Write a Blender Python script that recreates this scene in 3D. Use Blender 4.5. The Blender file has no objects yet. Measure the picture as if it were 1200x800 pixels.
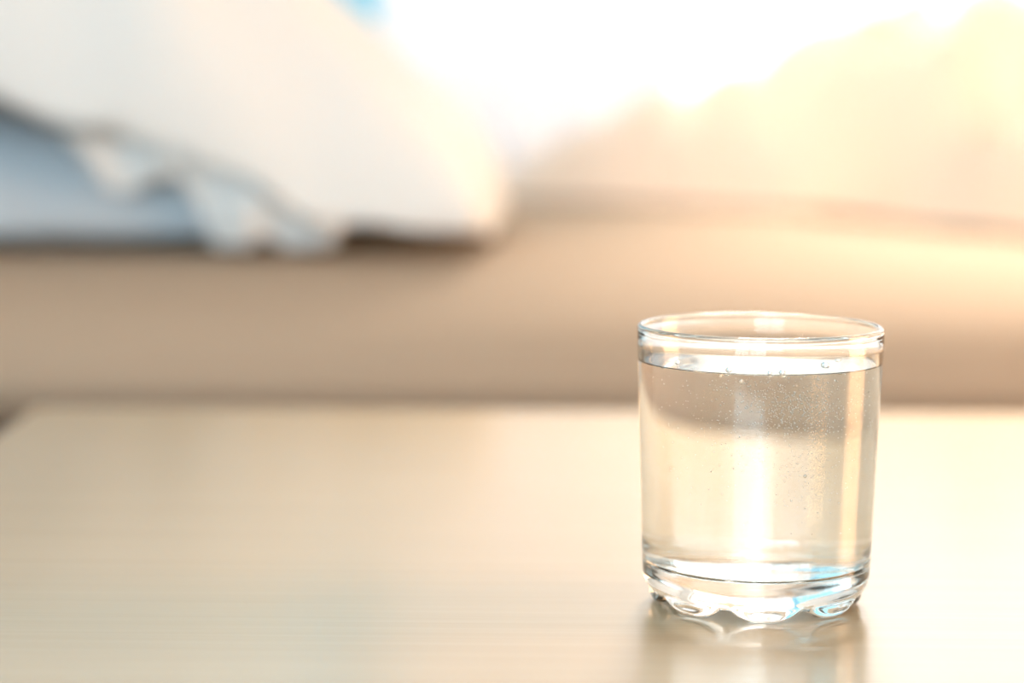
import bpy, bmesh, math, random
from mathutils import Vector, noise
random.seed(7)
R = math.radians
scene = bpy.context.scene
COL = scene.collection

# ------------------------------------------------------------------ camera
T = 0.46                                   # height of the table top
cam_d = bpy.data.cameras.new('camera')
cam_d.lens = 84.7; cam_d.sensor_width = 36.0; cam_d.clip_start = 0.02
cam = bpy.data.objects.new('camera', cam_d); COL.objects.link(cam)
cam.location = (0, 0, T + 0.175)
cam.rotation_mode = 'ZXY'
cam.rotation_euler = (R(90 - 6.6), 0, 0)
from mathutils import Matrix
cam.matrix_world = (Matrix.Translation((0, 0, T + 0.175)) @ Matrix.Rotation(R(90 - 6.6), 4, 'X')
                    @ Matrix.Rotation(R(0.45), 4, 'Z'))
cam_d.dof.use_dof = True
cam_d.dof.focus_distance = 0.757
cam_d.dof.aperture_fstop = 4.0
scene.camera = cam

# ------------------------------------------------------------------ light
world = bpy.data.worlds.new('sky'); scene.world = world
world.use_nodes = True
bg = world.node_tree.nodes['Background']
bg.inputs[0].default_value = (1.0, 0.975, 0.95, 1)
bg.inputs[1].default_value = 2.7

def area(name, loc, rot, sx, sy, color, power, portal=False):
    l = bpy.data.lights.new(name, 'AREA'); l.shape = 'RECTANGLE'; l.size = sx; l.size_y = sy
    l.color = color; l.energy = power
    o = bpy.data.objects.new(name, l); COL.objects.link(o)
    o.location = loc; o.rotation_euler = rot
    if portal: l.cycles.is_portal = True
    return o
RX0, RX1, RY0, RY1, RZ = -1.35, 1.35, -1.6, 2.55, 2.5       # inside of the room
WX0, WX1, WZ0, WZ1 = -1.05, 1.15, 0.52, 2.05              # back window opening
area('window_portal', ((WX0+WX1)/2, RY1+0.16, (WZ0+WZ1)/2), (R(-90), 0, 0), WX1-WX0, WZ1-WZ0, (1, 1, 1), 1, True)
# fill lights added at two invented windows: cool behind the camera, warm at right
area('fill_cool', (-0.60, RY0-0.05, 1.50), (R(90), 0, 0), 1.4, 1.5, (0.56, 0.84, 1.0), 46)
area('fill_warm', (RX1+0.05, 0.95, 0.80), (0, R(90), 0), 0.8, 0.6, (1.0, 0.45, 0.13), 29)
sun_d = bpy.data.lights.new('sun', 'SUN'); sun_d.energy = 14; sun_d.angle = R(20); sun_d.color = (1.0, 0.81, 0.68)
sun = bpy.data.objects.new('sun', sun_d); COL.objects.link(sun)
sun.rotation_euler = Vector((-0.06, -1.0, -0.90)).to_track_quat('-Z', 'Y').to_euler()   # hazy low sun behind the window

vs = scene.view_settings
vs.view_transform = 'Standard'; vs.look = 'None'; vs.gamma = 1.0; vs.use_curve_mapping = False
vs.exposure = 0.10
scene.cycles.max_bounces = 20
scene.cycles.transmission_bounces = 20
scene.cycles.transparent_max_bounces = 16
scene.cycles.sample_clamp_indirect = 6.0

# ------------------------------------------------------------------ materials
def mat(name):
    m = bpy.data.materials.new(name); m.use_nodes = True
    nt = m.node_tree
    return m, nt, nt.nodes['Principled BSDF'], nt.nodes['Material Output']

def simple(name, col, rough=0.6, spec=0.3, bump=0.0, bscale=200.0):
    m, nt, p, out = mat(name)
    n = nt.nodes.new('ShaderNodeTexNoise'); n.inputs['Scale'].default_value = bscale
    tc = nt.nodes.new('ShaderNodeTexCoord'); nt.links.new(tc.outputs['Object'], n.inputs['Vector'])
    mx = nt.nodes.new('ShaderNodeMixRGB'); mx.blend_type = 'MIX'
    mx.inputs[1].default_value = (*[c*0.95 for c in col], 1); mx.inputs[2].default_value = (*[min(1, c*1.04) for c in col], 1)
    nt.links.new(n.outputs[0], mx.inputs[0]); nt.links.new(mx.outputs[0], p.inputs['Base Color'])
    p.inputs['Roughness'].default_value = rough; p.inputs['Specular IOR Level'].default_value = spec
    if bump:
        b = nt.nodes.new('ShaderNodeBump'); b.inputs['Strength'].default_value = bump; b.inputs['Distance'].default_value = 0.001
        nt.links.new(n.outputs[0], b.inputs['Height']); nt.links.new(b.outputs[0], p.inputs['Normal'])
    return m

def fabric(name, col, trans_col, trans=0.3, scale=900.0, open_weave=0.0):
    """woven cloth: diffuse with a little light coming through"""
    m, nt, p, out = mat(name)
    nt.nodes.remove(p)
    tc = nt.nodes.new('ShaderNodeTexCoord')
    n = nt.nodes.new('ShaderNodeTexNoise'); n.inputs['Scale'].default_value = scale
    nt.links.new(tc.outputs['Object'], n.inputs['Vector'])
    mx = nt.nodes.new('ShaderNodeMixRGB')
    mx.inputs[1].default_value = (*[c*0.96 for c in col], 1); mx.inputs[2].default_value = (*[min(1, c*1.02) for c in col], 1)
    nt.links.new(n.outputs[0], mx.inputs[0])
    d = nt.nodes.new('ShaderNodeBsdfDiffuse'); nt.links.new(mx.outputs[0], d.inputs[0])
    t = nt.nodes.new('ShaderNodeBsdfTranslucent'); t.inputs[0].default_value = (*trans_col, 1)
    b = nt.nodes.new('ShaderNodeBump'); b.inputs['Strength'].default_value = 0.3; b.inputs['Distance'].default_value = 0.0006
    nt.links.new(n.outputs[0], b.inputs['Height']); nt.links.new(b.outputs[0], d.inputs['Normal'])
    ms = nt.nodes.new('ShaderNodeMixShader'); ms.inputs[0].default_value = trans
    nt.links.new(d.outputs[0], ms.inputs[1]); nt.links.new(t.outputs[0], ms.inputs[2])
    if open_weave:
        tr = nt.nodes.new('ShaderNodeBsdfTransparent')
        m2 = nt.nodes.new('ShaderNodeMixShader'); m2.inputs[0].default_value = open_weave
        nt.links.new(ms.outputs[0], m2.inputs[1]); nt.links.new(tr.outputs[0], m2.inputs[2]); ms = m2
    nt.links.new(ms.outputs[0], out.inputs[0])
    return m

def wood(name, c_lo, c_hi, rough, spec=0.5, axis='X', grain=1.0):
    m, nt, p, out = mat(name)
    tc = nt.nodes.new('ShaderNodeTexCoord'); mp = nt.nodes.new('ShaderNodeMapping')
    s = (1.6, 120, 120) if axis == 'X' else (70, 70, 1.6)
    mp.inputs['Scale'].default_value = s
    nt.links.new(tc.outputs['Object'], mp.inputs['Vector'])
    n1 = nt.nodes.new('ShaderNodeTexNoise'); n1.inputs['Scale'].default_value = 1.6*grain; n1.inputs['Detail'].default_value = 6
    n1.inputs['Roughness'].default_value = 0.62; n1.inputs['Distortion'].default_value = 0.35
    nt.links.new(mp.outputs[0], n1.inputs['Vector'])
    n2 = nt.nodes.new('ShaderNodeTexNoise'); n2.inputs['Scale'].default_value = 7*grain; n2.inputs['Detail'].default_value = 3
    nt.links.new(mp.outputs[0], n2.inputs['Vector'])
    ad = nt.nodes.new('ShaderNodeMath'); ad.operation = 'MULTIPLY_ADD'; ad.inputs[1].default_value = 0.45
    nt.links.new(n2.outputs[0], ad.inputs[0]); nt.links.new(n1.outputs[0], ad.inputs[2])
    cr = nt.nodes.new('ShaderNodeValToRGB')
    cr.color_ramp.elements[0].position = 0.45; cr.color_ramp.elements[0].color = (*c_lo, 1)
    cr.color_ramp.elements[1].position = 0.95; cr.color_ramp.elements[1].color = (*c_hi, 1)
    nt.links.new(ad.outputs[0], cr.inputs[0]); nt.links.new(cr.outputs[0], p.inputs['Base Color'])
    p.inputs['Roughness'].default_value = rough; p.inputs['Specular IOR Level'].default_value = spec
    b = nt.nodes.new('ShaderNodeBump'); b.inputs['Strength'].default_value = 0.03; b.inputs['Distance'].default_value = 0.0004
    nt.links.new(ad.outputs[0], b.inputs['Height']); nt.links.new(b.outputs[0], p.inputs['Normal'])
    return m

def glassy(name, ior, col=(1, 1, 1), rough=0.0):
    m, nt, p, out = mat(name)
    nt.nodes.remove(p)
    g = nt.nodes.new('ShaderNodeBsdfGlass'); g.inputs['IOR'].default_value = ior
    g.inputs['Roughness'].default_value = rough; g.inputs['Color'].default_value = (*col, 1)
    nt.links.new(g.outputs[0], out.inputs[0])
    return m

def pane_mat():
    m, nt, p, out = mat('window_pane_glass'); nt.nodes.remove(p)
    t = nt.nodes.new('ShaderNodeBsdfTransparent'); t.inputs[0].default_value = (0.97, 0.98, 0.98, 1)
    g = nt.nodes.new('ShaderNodeBsdfGlossy'); g.inputs['Roughness'].default_value = 0.02
    ms = nt.nodes.new('ShaderNodeMixShader')
    ms.inputs[0].default_value = 0.05
    nt.links.new(t.outputs[0], ms.inputs[1]); nt.links.new(g.outputs[0], ms.inputs[2])
    nt.links.new(ms.outputs[0], out.inputs[0])
    return m

M = {}
M['wall'] = simple('wall_paint', (0.86, 0.84, 0.81), 0.8, 0.2, 0.1, 160)
M['ceiling'] = simple('ceiling_paint', (0.88, 0.87, 0.85), 0.9, 0.1)
M['floor'] = wood('floor_wood', (0.20, 0.13, 0.09), (0.32, 0.22, 0.15), 0.5, 0.4, grain=0.4)
M['white'] = simple('white_lacquer', (0.85, 0.85, 0.84), 0.35, 0.5)
M['birch'] = wood('birch_veneer', (0.455, 0.36, 0.23), (0.50, 0.405, 0.27), 0.21, 0.7)
M['birch_leg'] = wood('birch_leg', (0.66, 0.54, 0.35), (0.74, 0.63, 0.44), 0.4, 0.4, axis='Z')
M['dark_wood'] = wood('dark_bed_wood', (0.075, 0.045, 0.045), (0.12, 0.075, 0.07), 0.5, 0.4)
M['sheet'] = fabric('beige_sheet', (0.42, 0.335, 0.255), (0.8, 0.6, 0.4), 0.06)
M['pillow'] = fabric('white_cotton', (0.80, 0.85, 0.88), (0.9, 0.86, 0.78), 0.22)
M['pillow_shade'] = fabric('shade_tinted_cotton', (0.46, 0.54, 0.61), (0.45, 0.52, 0.6), 0.08)  # whitish grey cloth, tinted blue to carry shade and cool light
M['duvet'] = fabric('cream_duvet', (0.90, 0.84, 0.76), (1.0, 0.88, 0.77), 0.5)
M['sheer'] = fabric('sheer_voile', (0.84, 0.84, 0.86), (0.27, 0.275, 0.31), 0.22, open_weave=0.10)
M['blue'] = fabric('sky_blue_curtain', (0.25, 0.62, 0.85), (0.30, 0.70, 0.90), 0.28)
M['linen'] = fabric('linen_cover', (0.74, 0.68, 0.60), (0.6, 0.5, 0.4), 0.03)
M['metal'] = simple('brushed_metal', (0.6, 0.6, 0.62), 0.3, 0.6)
M['pane'] = pane_mat()
M['glass'] = glassy('clear_glass', 1.5, (0.985, 0.992, 0.99))
M['water'] = glassy('still_water', 1.33, (0.995, 0.998, 0.995))
M['bubble'] = glassy('air_bubble', 0.75)
def fine_bubble():
    m, nt, p, out = mat('fine_bubble'); nt.nodes.remove(p)
    g = nt.nodes.new('ShaderNodeBsdfGlass'); g.inputs['IOR'].default_value = 0.75; g.inputs['Roughness'].default_value = 0.1
    d = nt.nodes.new('ShaderNodeBsdfTranslucent'); d.inputs[0].default_value = (1, 1, 1, 1)
    e = nt.nodes.new('ShaderNodeBsdfGlossy'); e.inputs[0].default_value = (1, 1, 1, 1); e.inputs['Roughness'].default_value = 0.35
    a = nt.nodes.new('ShaderNodeMixShader'); a.inputs[0].default_value = 0.75
    nt.links.new(d.outputs[0], a.inputs[1]); nt.links.new(e.outputs[0], a.inputs[2])
    b = nt.nodes.new('ShaderNodeMixShader'); b.inputs[0].default_value = 0.9
    nt.links.new(g.outputs[0], b.inputs[1]); nt.links.new(a.outputs[0], b.inputs[2]); nt.links.new(b.outputs[0], out.inputs[0])
    return m
M['fizz'] = fine_bubble()

# ------------------------------------------------------------------ helpers
def link(name, me, m, parent=None, smooth=False):
    o = bpy.data.objects.new(name, me); COL.objects.link(o)
    if m: me.materials.append(m)
    if smooth:
        for p in me.polygons: p.use_smooth = True
    if parent: o.parent = parent
    return o

def from_bm(name, bm, m, parent=None, smooth=False):
    bmesh.ops.recalc_face_normals(bm, faces=bm.faces)
    me = bpy.data.meshes.new(name); bm.to_mesh(me); bm.free()
    return link(name, me, m, parent, smooth)

def add_box(bm, x0, x1, y0, y1, z0, z1, bev=0.0):
    r = bmesh.ops.create_cube(bm, size=1.0)
    for v in r['verts']:
        v.co = Vector(((x0+x1)/2 + v.co.x*(x1-x0), (y0+y1)/2 + v.co.y*(y1-y0), (z0+z1)/2 + v.co.z*(z1-z0)))
    if bev:
        es = {e for v in r['verts'] for e in v.link_edges}
        bmesh.ops.bevel(bm, geom=list(es), offset=bev, segments=3, affect='EDGES', profile=0.5)

def box(name, x0, x1, y0, y1, z0, z1, m, parent=None, bev=0.0):
    bm = bmesh.new(); add_box(bm, x0, x1, y0, y1, z0, z1, bev)
    return from_bm(name, bm, m, parent)

def cyl(bm, p0, p1, r, seg=20):
    p0 = Vector(p0); p1 = Vector(p1); d = p1-p0
    q = d.to_track_quat('Z', 'Y').to_matrix().to_4x4()
    bmesh.ops.create_cone(bm, cap_ends=True, segments=seg, radius1=r, radius2=r, depth=d.length,
                          matrix=Matrix.Translation((p0+p1)/2) @ q)

def thing(name, label, cat, loc=(0, 0, 0)):
    o = bpy.data.objects.new(name, None); COL.objects.link(o); o.location = loc
    o['label'] = label; o['category'] = cat
    return o

def tag(o, label, cat, group=None):
    o['label'] = label; o['category'] = cat
    if group: o['group'] = group
    return o

def struct(o, label=None):
    o['kind'] = 'structure'
    if label: o['label'] = label
    return o

def sm(a, b, x):
    t = max(0.0, min(1.0, (x-a)/(b-a))); return t*t*(3-2*t)

def interp(pts, x):
    """smooth curve through (x, y) pairs"""
    if x <= pts[0][0]: return pts[0][1]
    for (a, ya), (b, yb) in zip(pts, pts[1:]):
        if x <= b:
            t = (x-a)/(b-a); t = t*t*(3-2*t)*0.5 + t*0.5
            return ya + (yb-ya)*t
    return pts[-1][1]

# ------------------------------------------------------------------ room
struct(box('floor', RX0-0.15, RX1+0.15, RY0-0.15, RY1+0.15, -0.1, 0.0, M['floor']), 'dark brown wooden floor beside the bed')
struct(box('ceiling', RX0-0.15, RX1+0.15, RY0-0.15, RY1+0.15, RZ, RZ+0.1, M['ceiling']), 'white painted ceiling of the bedroom')
W = 0.15
def wall_with_hole(name, axis, c0, c1, a0, a1, h0, h1, z0, z1):
    """wall slab between c0 and c1 on its thin axis, running a0..a1, hole h0..h1 x z0..z1"""
    bm = bmesh.new()
    for s0, s1, b0, b1 in ((a0, h0, 0, RZ), (h1, a1, 0, RZ), (h0, h1, 0, z0), (h0, h1, z1, RZ)):
        if axis == 'Y': add_box(bm, s0, s1, c0, c1, b0, b1)
        else: add_box(bm, c0, c1, s0, s1, b0, b1)
    return from_bm(name, bm, M['wall'])
struct(wall_with_hole('wall_back', 'Y', RY1, RY1+W, RX0-W, RX1+W, WX0, WX1, WZ0, WZ1), 'pale painted wall behind the bed')
struct(box('wall_left', RX0-W, RX0, RY0, RY1, 0, RZ, M['wall']), 'pale painted wall on the left')
struct(wall_with_hole('wall_right', 'X', RX1, RX1+W, RY0, RY1, 0.65, 1.25, 0.4, 1.2), 'pale painted wall on the right')
struct(wall_with_hole('wall_front', 'Y', RY0-W, RY0, RX0-W, RX1+W, -1.30, 0.10, 0.75, 2.25), 'pale painted wall behind the camera')

def window(name, axis, c, a0, a1, z0, z1, cuts, label):
    root = bpy.data.objects.new(name, None); COL.objects.link(root)
    struct(root, label)
    f = 0.035; d = 0.05
    def bx(nm, s0, s1, b0, b1, cc0, cc1, m):
        if axis == 'Y': return box(nm, s0, s1, cc0, cc1, b0, b1, m, root)
        return box(nm, cc0, cc1, s0, s1, b0, b1, m, root)
    bx('frame', a0, a0+f, z0, z1, c, c+d, M['white']); bx('frame', a1-f, a1, z0, z1, c, c+d, M['white'])
    bx('frame', a0+f, a1-f, z0, z0+f, c, c+d, M['white']); bx('frame', a0+f, a1-f, z1-f, z1, c, c+d, M['white'])
    edges = [a0+f]+list(cuts)+[a1-f]; n = len(edges)-1
    for k in range(n):
        s0, s1 = edges[k], edges[k+1]
        if k: bx('mullion', s0-0.015, s0+0.015, z0+f, z1-f, c, c+d, M['white'])
        bx('pane', s0+(0.015 if k else 0), s1-(0.015 if k < n-1 else 0), z0+f, z1-f, c+0.02, c+0.026, M['pane'])
    return root
window('window_1', 'Y', RY1+0.06, WX0, WX1, WZ0, WZ1, (-0.40,), 'bright wide window behind the bed')
window('added_window_front', 'Y', RY0-0.045, -1.30, 0.10, 0.75, 2.25, (-0.60,), 'added unseen window for cool fill light, in the wall behind the camera')  # unseen window, added to hold the cool fill
window('added_window_right', 'X', RX1, 0.65, 1.25, 0.4, 1.2, (), 'added unseen window for warm fill light, in the right wall')  # unseen opening, added so the warm fill reaches the mattress front

# ------------------------------------------------------------------ curtains
def curtain(name, x0, x1, y, z0, z1, folds, amp, m, seed):
    nx, nz = int(folds*14), 24
    vs_, fs = [], []
    for j in range(nz+1):
        v = j/nz; z = z0+(z1-z0)*v
        for i in range(nx+1):
            u = i/nx
            ph = u*folds*2*math.pi + 0.7*noise.noise(Vector((u*5, v*0.8, seed)))
            a = amp*(0.7+0.5*noise.noise(Vector((u*7, seed, 3))))*(1.0-0.25*v)
            vs_.append((x0+(x1-x0)*u + 0.006*math.sin(ph*2+1), y+a*math.sin(ph), z))
    for j in range(nz):
        for i in range(nx):
            a = j*(nx+1)+i; fs.append((a, a+1, a+nx+2, a+nx+1))
    me = bpy.data.meshes.new(name); me.from_pydata(vs_, [], fs)
    return link(name, me, m, None, True)
CY = RY1-0.075
t = curtain('sheer_curtain', -0.20, 0.165, CY+0.035, 0.14, 2.156, 5, 0.014, M['sheer'], 1.0)
tag(t, 'white sheer curtain hanging behind the bed between the blue curtain and the bright window', 'curtain')
t = curtain('blue_curtain', -1.16, -0.140, CY-0.01, 0.12, 2.156, 11, 0.02, M['blue'], 5.0)
tag(t, 'sky blue curtain behind the white pillow', 'curtain')
rod = thing('curtain_rod', 'thin metal curtain rod above the wide window', 'curtain rod', (0.05, CY, 2.17))
bm = bmesh.new(); cyl(bm, (-1.27, 0, 0), (1.2, 0, 0), 0.012); from_bm('rod', bm, M['metal'], rod, True)
for s in (-1.27, 1.2):
    bm = bmesh.new(); bmesh.ops.create_uvsphere(bm, u_segments=16, v_segments=10, radius=0.024, matrix=Matrix.Translation((s, 0, 0)))
    from_bm('finial', bm, M['metal'], rod, True)
for s in (-1.235, 1.15):
    bm = bmesh.new(); cyl(bm, (s, 0, 0), (s, RY1-CY, 0), 0.008); from_bm('bracket', bm, M['metal'], rod, True)

# ------------------------------------------------------------------ table
TX0, TX1, TY0, TY1 = -0.242, 0.86, 0.42, 1.212
tb = thing('bedside_table', 'pale birch wooden table with a smooth satin top under the glass', 'table', ((TX0+TX1)/2, (TY0+TY1)/2, 0))
def tl(x, y, z): return (x-tb.location.x, y-tb.location.y, z)
hx, hy = (TX1-TX0)/2, (TY1-TY0)/2
box('tabletop', -hx, hx, -hy, hy, T-0.026, T, M['birch'], tb, 0.0022)
for sx in (-1, 1):
    for sy in (-1, 1):
        cx, cy = sx*(hx-0.055), sy*(hy-0.055)
        box('leg', cx-0.024, cx+0.024, cy-0.024, cy+0.024, 0, T-0.026, M['birch_leg'], tb, 0.003)
for sy in (-1, 1):
    box('apron', -hx+0.079, hx-0.079, sy*(hy-0.055)-0.01, sy*(hy-0.055)+0.01, T-0.086, T-0.026, M['birch'], tb)
for sx in (-1, 1):
    box('apron', sx*(hx-0.055)-0.01, sx*(hx-0.055)+0.01, -hy+0.079, hy-0.079, T-0.086, T-0.026, M['birch'], tb)

# ------------------------------------------------------------------ bed
BX0, BX1, BY0, BY1 = -0.86, 1.16, 1.40, 2.40
MZ = T + 0.050                                  # top of the mattress
MB = T - 0.043                                  # its underside
bed = thing('bed_frame', 'dark brown wooden bed frame below the beige mattress', 'bed', ((BX0+BX1)/2, (BY0+BY1)/2, 0))
ox, oy = bed.location.x, bed.location.y
box('side_rail', BX0-ox, BX1-ox, BY0+0.035-oy, BY0+0.06-oy, 0.2, MB-0.001, M['dark_wood'], bed, 0.003)
box('side_rail', BX0-ox, BX1-ox, BY1-0.06-oy, BY1-0.035-oy, 0.2, MB-0.001, M['dark_wood'], bed, 0.003)
for k in range(11):
    x = BX0+0.1+k*(BX1-BX0-0.2)/10-ox
    box('slat', x-0.035, x+0.035, BY0+0.06-oy, BY1-0.06-oy, MB-0.022, MB-0.001, M['dark_wood'], bed)
for x in (BX0+0.03, BX1-0.07):
    for y in (BY0+0.06, BY1-0.1):
        box('leg', x-ox, x+0.04-ox, y-oy, y+0.04-oy, 0, MB-0.022, M['dark_wood'], bed, 0.003)
box('headboard', BX0-0.035-ox, BX0-0.005-ox, BY0-oy, BY1-oy, 0.15, 0.8, M['linen'], bed, 0.01)

# mattress: rounded slab in a beige fitted sheet, slightly soft edges
def make_mattress():
    nx, ny = 90, 60
    r = 0.060; H = MZ-MB
    prof = []                                           # (inset from the side, height) going up the side and over
    rb_ = 0.033
    for k in range(7):
        a = k/6*math.pi/2
        prof.append((0.8*rb_*(1-math.sin(a)), rb_*(1-math.cos(a))))
    for k in range(15):
        a = k/14*math.pi/2
        prof.append((0.17*(1-math.cos(a)), H-r + r*math.sin(a)))
    bm = bmesh.new()
    # top grid with rounded-rect rings
    def ring(inset, z, n=72):
        pts = []
        x0, x1, y0, y1 = BX0+inset, BX1-inset, BY0+inset, BY1-inset
        cr = 0.05
        segs = []
        for cx, cy, a0 in ((x1-cr, y0+cr, -90), (x1-cr, y1-cr, 0), (x0+cr, y1-cr, 90), (x0+cr, y0+cr, 180)):
            for k in range(9):
                a = R(a0+k*90/8); segs.append((cx+cr*math.cos(a), cy+cr*math.sin(a)))
        # subdivide long straight sides
        out = []
        for q, ((ax, ay), (bx_, by_)) in enumerate(zip(segs, segs[1:]+segs[:1])):
            n_ = 40 if q % 9 == 8 else 1
            for k in range(n_): out.append((ax+(bx_-ax)*k/n_, ay+(by_-ay)*k/n_))
        for x, y in out:
            w = 0.0035*noise.noise(Vector((x*4, y*4, z*6)))
            pts.append(bm.verts.new((x+w, y+w*0.8, z+MB+0.6*w*(1 if z > 0.05 else 0))))
        return pts
    rings = [ring(i, z) for i, z in prof]
    for ins in (0.20, 0.25, 0.35, 0.44):
        rings.append(ring(ins, H-0.001+0.001))
    for a, b in zip(rings, rings[1:]):
        n = len(a)
        for k in range(n): bm.faces.new((a[k], a[(k+1) % n], b[(k+1) % n], b[k]))
    bm.faces.new(rings[-1]); bm.faces.new(list(reversed(rings[0])))
    return from_bm('mattress', bm, M['sheet'], None, True)
tag(make_mattress(), 'thick mattress in a smooth beige fitted sheet behind the table', 'mattress')

# ------------------------------------------------------------------ pillows
def pillow_mesh(name, cx, cy, L, D, top, bot, lift, m, seed, wr=0.006, nu=80, nv=60, pw=0.5, yaw=0.0, parent=None, ku=4.0):
    """two cushioned faces meeting in a seam; lift(x, y) raises the seam surface"""
    vs_, fs = [], []
    def shape(u, v):
        pin = 1-0.06*(u*u*v*v)
        x = u*L/2*(1-0.05*(1-v*v)*0)*pin; y = v*D/2*pin
        e = max(0.0, (1-abs(u)**ku))*max(0.0, (1-v**4))
        return x, y, e**pw
    ca, sa = math.cos(yaw), math.sin(yaw)
    idx = {}
    for side in (1, -1):
        for j in range(nv+1):
            for i in range(nu+1):
                edge = i in (0, nu) or j in (0, nv)
                if edge and side == -1: idx[(i, j, -1)] = idx[(i, j, 1)]; continue
                u = math.sin((i/nu*2-1)*math.pi/2*0.98)/math.sin(math.pi/2*0.98)
                v = math.sin((j/nv*2-1)*math.pi/2*0.98)/math.sin(math.pi/2*0.98)
                x, y, e = shape(u, v)
                X, Y = cx+x*ca-y*sa, cy+x*sa+y*ca
                p = Vector((X*7, Y*7, seed))
                w = wr*(noise.noise(p) + 0.5*noise.noise(p*2.3))
                # folds running from the seam into the body
                ang = math.atan2(v, u)
                fold = wr*0.9*math.sin(ang*13+3*noise.noise(p*0.7))*(1-e)*(1 if not edge else 0.6)
                z = lift(X, Y) + (top*e + w*e*2 + fold if side == 1 else -bot*e + w*0.3*e)
                if edge: z = lift(X, Y)+fold
                idx[(i, j, side)] = len(vs_); vs_.append((X, Y, z))
    for side in (1, -1):
        for j in range(nv):
            for i in range(nu):
                q = [idx[(i, j, side)], idx[(i+1, j, side)], idx[(i+1, j+1, side)], idx[(i, j+1, side)]]
                fs.append(q if side == 1 else q[::-1])
    me = bpy.data.meshes.new(name); me.from_pydata(vs_, [], fs)
    return link(name, me, m, parent, True), lambda u, v: None

# lower grey pillow, flat on the mattress, blue of the shade in its colour
low_lift = lambda x, y: MZ + 0.016
o, _ = pillow_mesh('lower_pillow', -0.445, 1.755, 0.60, 0.44, 0.090, 0.0155, low_lift, M['pillow_shade'], 2.0, 0.003)
tag(o, 'flat grey pillow with bluish shade put into its colour, lying on the mattress below the white pillow', 'pillow')

# upper white pillow, propped on it, its right end down on the mattress
LIFT = [(-0.75, 0.118), (-0.33, 0.105), (-0.25, 0.080), (-0.18, 0.056), (-0.12, 0.030), (-0.06, 0.019), (0.0, 0.017)]
def up_lift(x, y):
    return MZ + interp(LIFT, x)
o, _ = pillow_mesh('white_pillow', -0.345, 1.74, 0.68, 0.46, 0.178, 0.006, up_lift, M['pillow'], 9.0, 0.018, pw=0.55, ku=1.9)
tag(o, 'large plump white pillow leaning over the lower grey pillow', 'pillow')
wp = o
def flap():
    """loose open end of the pillowcase hanging in folds in front of the seam"""
    nu, nv = 70, 10
    vs_, fs = [], []
    for j in range(nv+1):
        v = j/nv
        for i in range(nu+1):
            u = i/nu
            x = -0.285 + 0.175*u
            hang = 0.030*math.exp(-((u-0.20)/0.16)**2) + 0.050*math.exp(-((u-0.60)/0.12)**2) + 0.03*math.exp(-((u-0.86)/0.12)**2)
            hang = min(hang+0.012, interp(LIFT, x)-0.004)
            y = 1.528 - 0.010*math.sin(v*math.pi*0.9)*(0.6+0.5*math.sin(u*21))
            z = MZ + interp(LIFT, x)+0.004 - hang*v
            vs_.append((x, y, z))
    for j in range(nv):
        for i in range(nu):
            a = j*(nu+1)+i; fs.append((a, a+1, a+nu+2, a+nu+1))
    me = bpy.data.meshes.new('pillowcase_flap'); me.from_pydata(vs_, [], fs)
    return link('pillowcase_flap', me, M['pillow'], wp, True)
flap()

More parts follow.
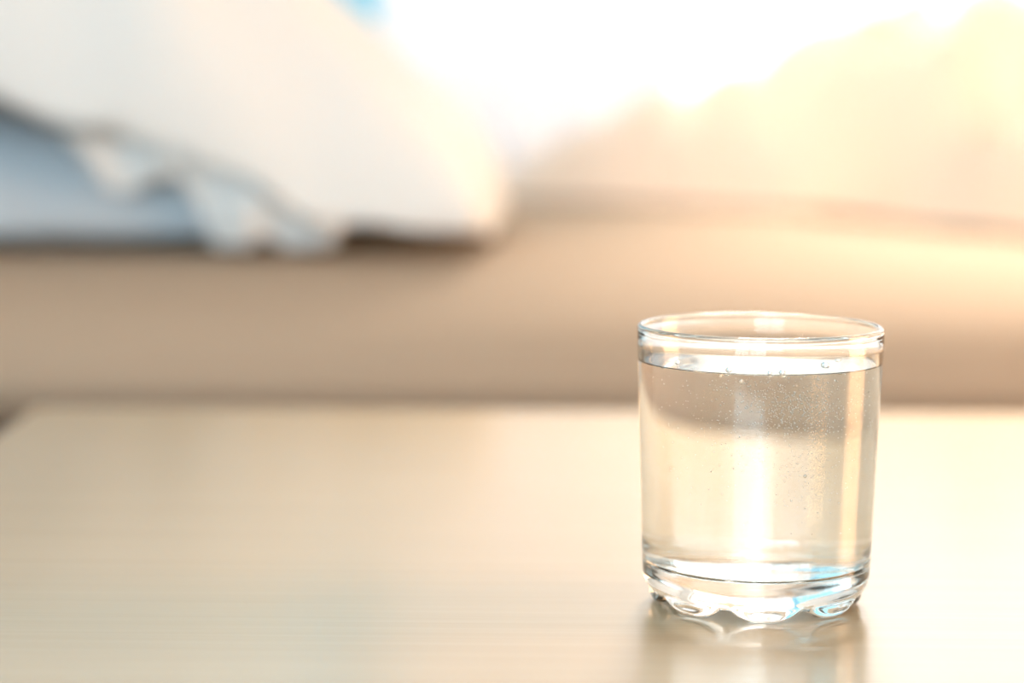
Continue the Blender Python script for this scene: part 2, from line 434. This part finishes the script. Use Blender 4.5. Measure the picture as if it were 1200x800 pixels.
# ------------------------------------------------------------------ duvet heap
CREST = [(-0.12, 0.0), (-0.06, 0.010), (0.0, 0.024), (0.07, 0.062), (0.14, 0.102), (0.19, 0.143), (0.25, 0.152), (0.30, 0.15), (0.345, 0.172),
         (0.40, 0.178), (0.45, 0.160), (0.50, 0.155), (0.60, 0.17), (0.75, 0.14), (0.88, 0.08), (0.98, 0.0)]
FRONT = [(-0.12, 2.28), (0.0, 2.20), (0.15, 2.12), (0.25, 2.03), (0.33, 1.86), (0.40, 1.76), (0.5, 1.70), (0.75, 1.66), (0.98, 1.72)]
def duvet():
    nx, ny = 150, 90
    x0, x1 = -0.12, 0.98
    yb = 2.38
    vs_, fs = [], []
    def H(x, y, t):
        # t: 0 at the front hem, 1 at the back
        c = interp(CREST, x)
        prof = math.sin(min(1.0, t/0.62)*math.pi/2)**0.75 * (1 if t < 0.62 else math.cos((t-0.62)/0.38*math.pi/2)**0.5)
        h = c*prof
        p = Vector((x*6, y*6, 4.0))
        rid = (1-abs(noise.noise(p+Vector((0.3, 0, 0))))*2)
        h += 0.038*(rid-0.7)*prof*min(1, c/0.13)**2.5 + 0.010*noise.noise(p*3)*prof
        q = Vector((x*13+y*5, y*8-x*4, 1.5))
        h -= 0.030*max(0.0, 1-5*abs(noise.noise(q)))*prof*min(1, c/0.13)**2.5          # creases
        # diagonal fold and pocket on the right, bulge at the left
        h -= 0.075*math.exp(-(((x-0.395)/0.05)**2 + ((y-1.90)/0.055)**2))
        h += 0.045*math.exp(-(((x-0.285)/0.055)**2 + ((y-2.06)/0.06)**2))
        h -= 0.040*math.exp(-(((x-0.235)/0.03)**2 + ((y-2.10)/0.05)**2))
        h += 0.035*math.exp(-(((x-0.41-(y-2.05)*0.5)/0.035)**2 + ((y-2.02)/0.09)**2))
        return max(h, 0.004)
    for j in range(ny+1):
        t = j/ny
        for i in range(nx+1):
            x = x0+(x1-x0)*i/nx
            yf = interp(FRONT, x) + 0.012*noise.noise(Vector((x*11, 0, 8)))
            y = yf+(yb-yf)*t**1.3
            vs_.append((x, y, MZ+0.001+H(x, y, t)))
    n0 = len(vs_)
    for j in range(ny+1):
        for i in range(nx+1):
            x, y, z = vs_[j*(nx+1)+i]; vs_.append((x, y, MZ+0.003))
    for j in range(ny):
        for i in range(nx):
            a = j*(nx+1)+i; q = (a, a+1, a+nx+2, a+nx+1)
            fs.append(q); fs.append(tuple(n0+k for k in q[::-1]))
    bd = [i for i in range(nx+1)] + [j*(nx+1)+nx for j in range(1, ny+1)] + [ny*(nx+1)+i for i in range(nx-1, -1, -1)] + [j*(nx+1) for j in range(ny-1, 0, -1)]
    for a, b in zip(bd, bd[1:]+bd[:1]): fs.append((a, n0+a, n0+b, b))
    me = bpy.data.meshes.new('duvet'); me.from_pydata(vs_, [], fs)
    return link('duvet', me, M['duvet'], None, True)
tag(duvet(), 'rumpled cream duvet heaped on the bed in front of the bright window', 'duvet')

# ------------------------------------------------------------------ glass
GX, GY = 0.0805, 0.7765
GH = 0.0912
NS = 320
def lobe(th):
    """1 on the eight feet, 0 in the notches between them"""
    p = math.pi/4
    d = 1-abs(((th+math.pi/2) % p) - p/2)/(p/2)        # 0 on a foot, 1 in the middle of a notch
    return 1-min(1.0, (d/0.88)**2.8)
def lathe(name, rows, m, bump=None, closed_bottom=True, closed_top=True):
    """rows: list of functions th -> (r, z)"""
    vs_, fs = [], []
    for f in rows:
        for k in range(NS):
            th = 2*math.pi*k/NS; r, z = f(th)
            vs_.append((r*math.cos(th), r*math.sin(th), z))
    for j in range(len(rows)-1):
        for k in range(NS):
            a = j*NS+k; b = j*NS+(k+1) % NS
            fs.append((a, b, b+NS, a+NS))
    if closed_bottom:
        r, z = rows[0](0); c = len(vs_); vs_.append((0, 0, z))
        for k in range(NS): fs.append((c, (k+1) % NS, k))
    if closed_top:
        r, z = rows[-1](0); c = len(vs_); vs_.append((0, 0, z)); o_ = (len(rows)-1)*NS
        for k in range(NS): fs.append((c, o_+k, o_+(k+1) % NS))
    me = bpy.data.meshes.new(name); me.from_pydata(vs_, [], fs)
    return me
def Rout(z): return 0.0372 + (0.0400-0.0372)*max(0.0, (z-0.012))/(GH-0.012)
def Rin(z):  return Rout(z) - 0.0017 - 0.0005*(1-z/GH)
ZF = 0.0128
rows = []
const = lambda r, z: (lambda th: (r, z))
# underside: shallow hollow, then the ring of feet
for r, z in ((0.006, 0.0034), (0.014, 0.0033), (0.020, 0.0030), (0.0245, 0.0026)):
    rows.append(const(r, z))
def foot(rl, zl, rn, zn):
    return lambda th: (rn+(rl-rn)*lobe(th), zn+(zl-zn)*lobe(th))
rows += [foot(0.0270, 0.0019, 0.0265, 0.0031), foot(0.0290, 0.0008, 0.0285, 0.0033), foot(0.0305, 0.0002, 0.0300, 0.0034),
         foot(0.0319, 0.0, 0.0312, 0.0035), foot(0.0331, 0.0004, 0.0322, 0.0036), foot(0.0340, 0.0013, 0.0331, 0.0038),
         foot(0.0345, 0.0025, 0.0338, 0.0041), foot(0.0347, 0.0037, 0.0344, 0.0045), foot(0.0348, 0.0046, 0.0347, 0.0049),
         const(0.0350, 0.0053), const(0.0356, 0.0061), const(0.0363, 0.0074), const(0.0368, 0.0090), const(0.03712, 0.0106), const(0.0372, 0.0118)]
for k in range(1, 15):
    z = 0.0118 + (GH-0.0020-0.0118)*k/14; rows.append(const(Rout(z), z))
# rounded lip
rt = 0.0013; rc = Rout(GH)-rt; zc = GH-rt
for k in range(1, 12):
    a = math.pi*k/12 - 0.0
    rows.append(const(rc+rt*math.cos(a), zc+rt*math.sin(a)))
for k in range(0, 15):
    z = GH-0.0024 - (GH-0.0024-ZF-0.0055)*k/14; rows.append(const(Rin(z), z))
rb = 0.0052; zi = ZF+rb; ri = Rin(zi)-rb
for k in range(1, 10):
    a = math.pi/2*k/9; rows.append(const(ri+rb*math.cos(a), zi-rb*math.sin(a)))
for r, dz in ((0.026, 0.0001), (0.020, 0.0003), (0.012, 0.0006), (0.005, 0.0007)): rows.append(const(r, ZF+dz))
me = lathe('drinking_glass', rows, M['glass'])
g = link('drinking_glass', me, M['glass'], None, True)
g.location = (GX, GY, T+0.0001)
tag(g, 'clear glass tumbler with a scalloped thick base standing on the table', 'glass')

# water filling it, with a raised edge where it meets the wall
WL = 0.0794
e = 0.00012
rows = [const(0.005, ZF+0.0007-e), const(0.012, ZF+0.0006-e), const(0.020, ZF+0.0003-e), const(0.026, ZF+0.0001-e)]
for k in range(9, 0, -1):
    a = math.pi/2*k/9; rows.append(const(ri+(rb+e)*math.cos(a), zi-(rb+e)*math.sin(a)))
zt = WL+0.0005
for z in [zi+(zt-0.0004-zi)*k/14 for k in range(15)] + [zt-0.00025, zt-0.0001, zt]:
    rows.append(const(Rin(z)+e, z))
Rw = Rin(WL)
for d, z in ((0.00004, 0.00038), (0.00012, 0.00026), (0.0003, 0.00013), (0.0006, 0.00004), (0.001, 0.0), (0.0015, 0.0), (0.003, 0.0), (0.01, 0.0), (0.02, 0.0), (0.032, 0.0)):
    rows.append(const(Rw-d, WL+z))
me = lathe('water', rows, M['water'])
w = link('water', me, M['water'], None, True)
w.location = g.location
tag(w, 'clear sparkling water filling the glass tumbler', 'water')

# bubbles: glass-local positions from where they cling on the near side of the wall
def bub_pos(px, py, depth):
    x = (px-889.5)*0.000270; h = (728-py)*0.0002706
    r = 0.0352-depth
    x = max(-r*0.97, min(r*0.97, x))
    return Vector((x, -math.sqrt(max(1e-8, r*r-x*x)), h))
for px, py, rad in ((835, 437, 0.00062), (857, 443, 0.00072), (918, 447, 0.00038), (962, 443, 0.00036), (930, 553, 0.00055),
                    (1002, 462, 0.0003), (915, 581, 0.0003)):
    bm = bmesh.new(); bmesh.ops.create_icosphere(bm, subdivisions=3, radius=rad, matrix=Matrix.Translation(bub_pos(px, py, rad+0.0006)))
    from_bm('bubble', bm, M['bubble'], w, True)
for x, y, rad in ((0.020, -0.010, 0.0016), (0.026, 0.004, 0.0011), (-0.027, -0.006, 0.0011), (-0.012, -0.024, 0.0012), (0.004, -0.029, 0.0012), (0.0, -0.0305, 0.0009)):
    bm = bmesh.new(); bmesh.ops.create_icosphere(bm, subdivisions=3, radius=rad, matrix=Matrix.Translation((x, y, WL-rad*0.25)))
    from_bm('surface_bubble', bm, M['bubble'], w, True)
ico = bmesh.new(); bmesh.ops.create_icosphere(ico, subdivisions=1, radius=1.0)
iv = [v.co.copy() for v in ico.verts]; ifc = [[v.index for v in f.verts] for f in ico.faces]; ico.free()
vs_, fs = [], []
def sprinkle(n, cx, cy, sx, sy, d0, d1, r0, r1):
    k = 0
    while k < n:
        px, py = random.gauss(cx, sx), random.gauss(cy, sy)
        if not (757 < px < 1022 and 438 < py < 640): continue
        p = bub_pos(px, py, random.uniform(d0, d1)); rad = random.uniform(r0, r1)
        b = len(vs_); vs_.extend([tuple(p+q*rad) for q in iv]); fs.extend([[b+i for i in f] for f in ifc]); k += 1
sprinkle(300, 905, 468, 35, 17, 0.0006, 0.010, 0.00017, 0.00029)
sprinkle(150, 930, 485, 22, 12, 0.0006, 0.008, 0.00017, 0.00030)
sprinkle(260, 900, 465, 75, 28, 0.0006, 0.012, 0.00014, 0.00025)
sprinkle(280, 890, 520, 80, 50, 0.0006, 0.014, 0.00009, 0.00018)
sprinkle(120, 930, 545, 18, 22, 0.0006, 0.010, 0.00009, 0.00018)
me = bpy.data.meshes.new('fine_bubbles'); me.from_pydata(vs_, [], fs)
o = link('fine_bubbles', me, M['fizz'], w, True)
o['kind'] = 'stuff'; o['label'] = 'fine air bubbles suspended in the water'
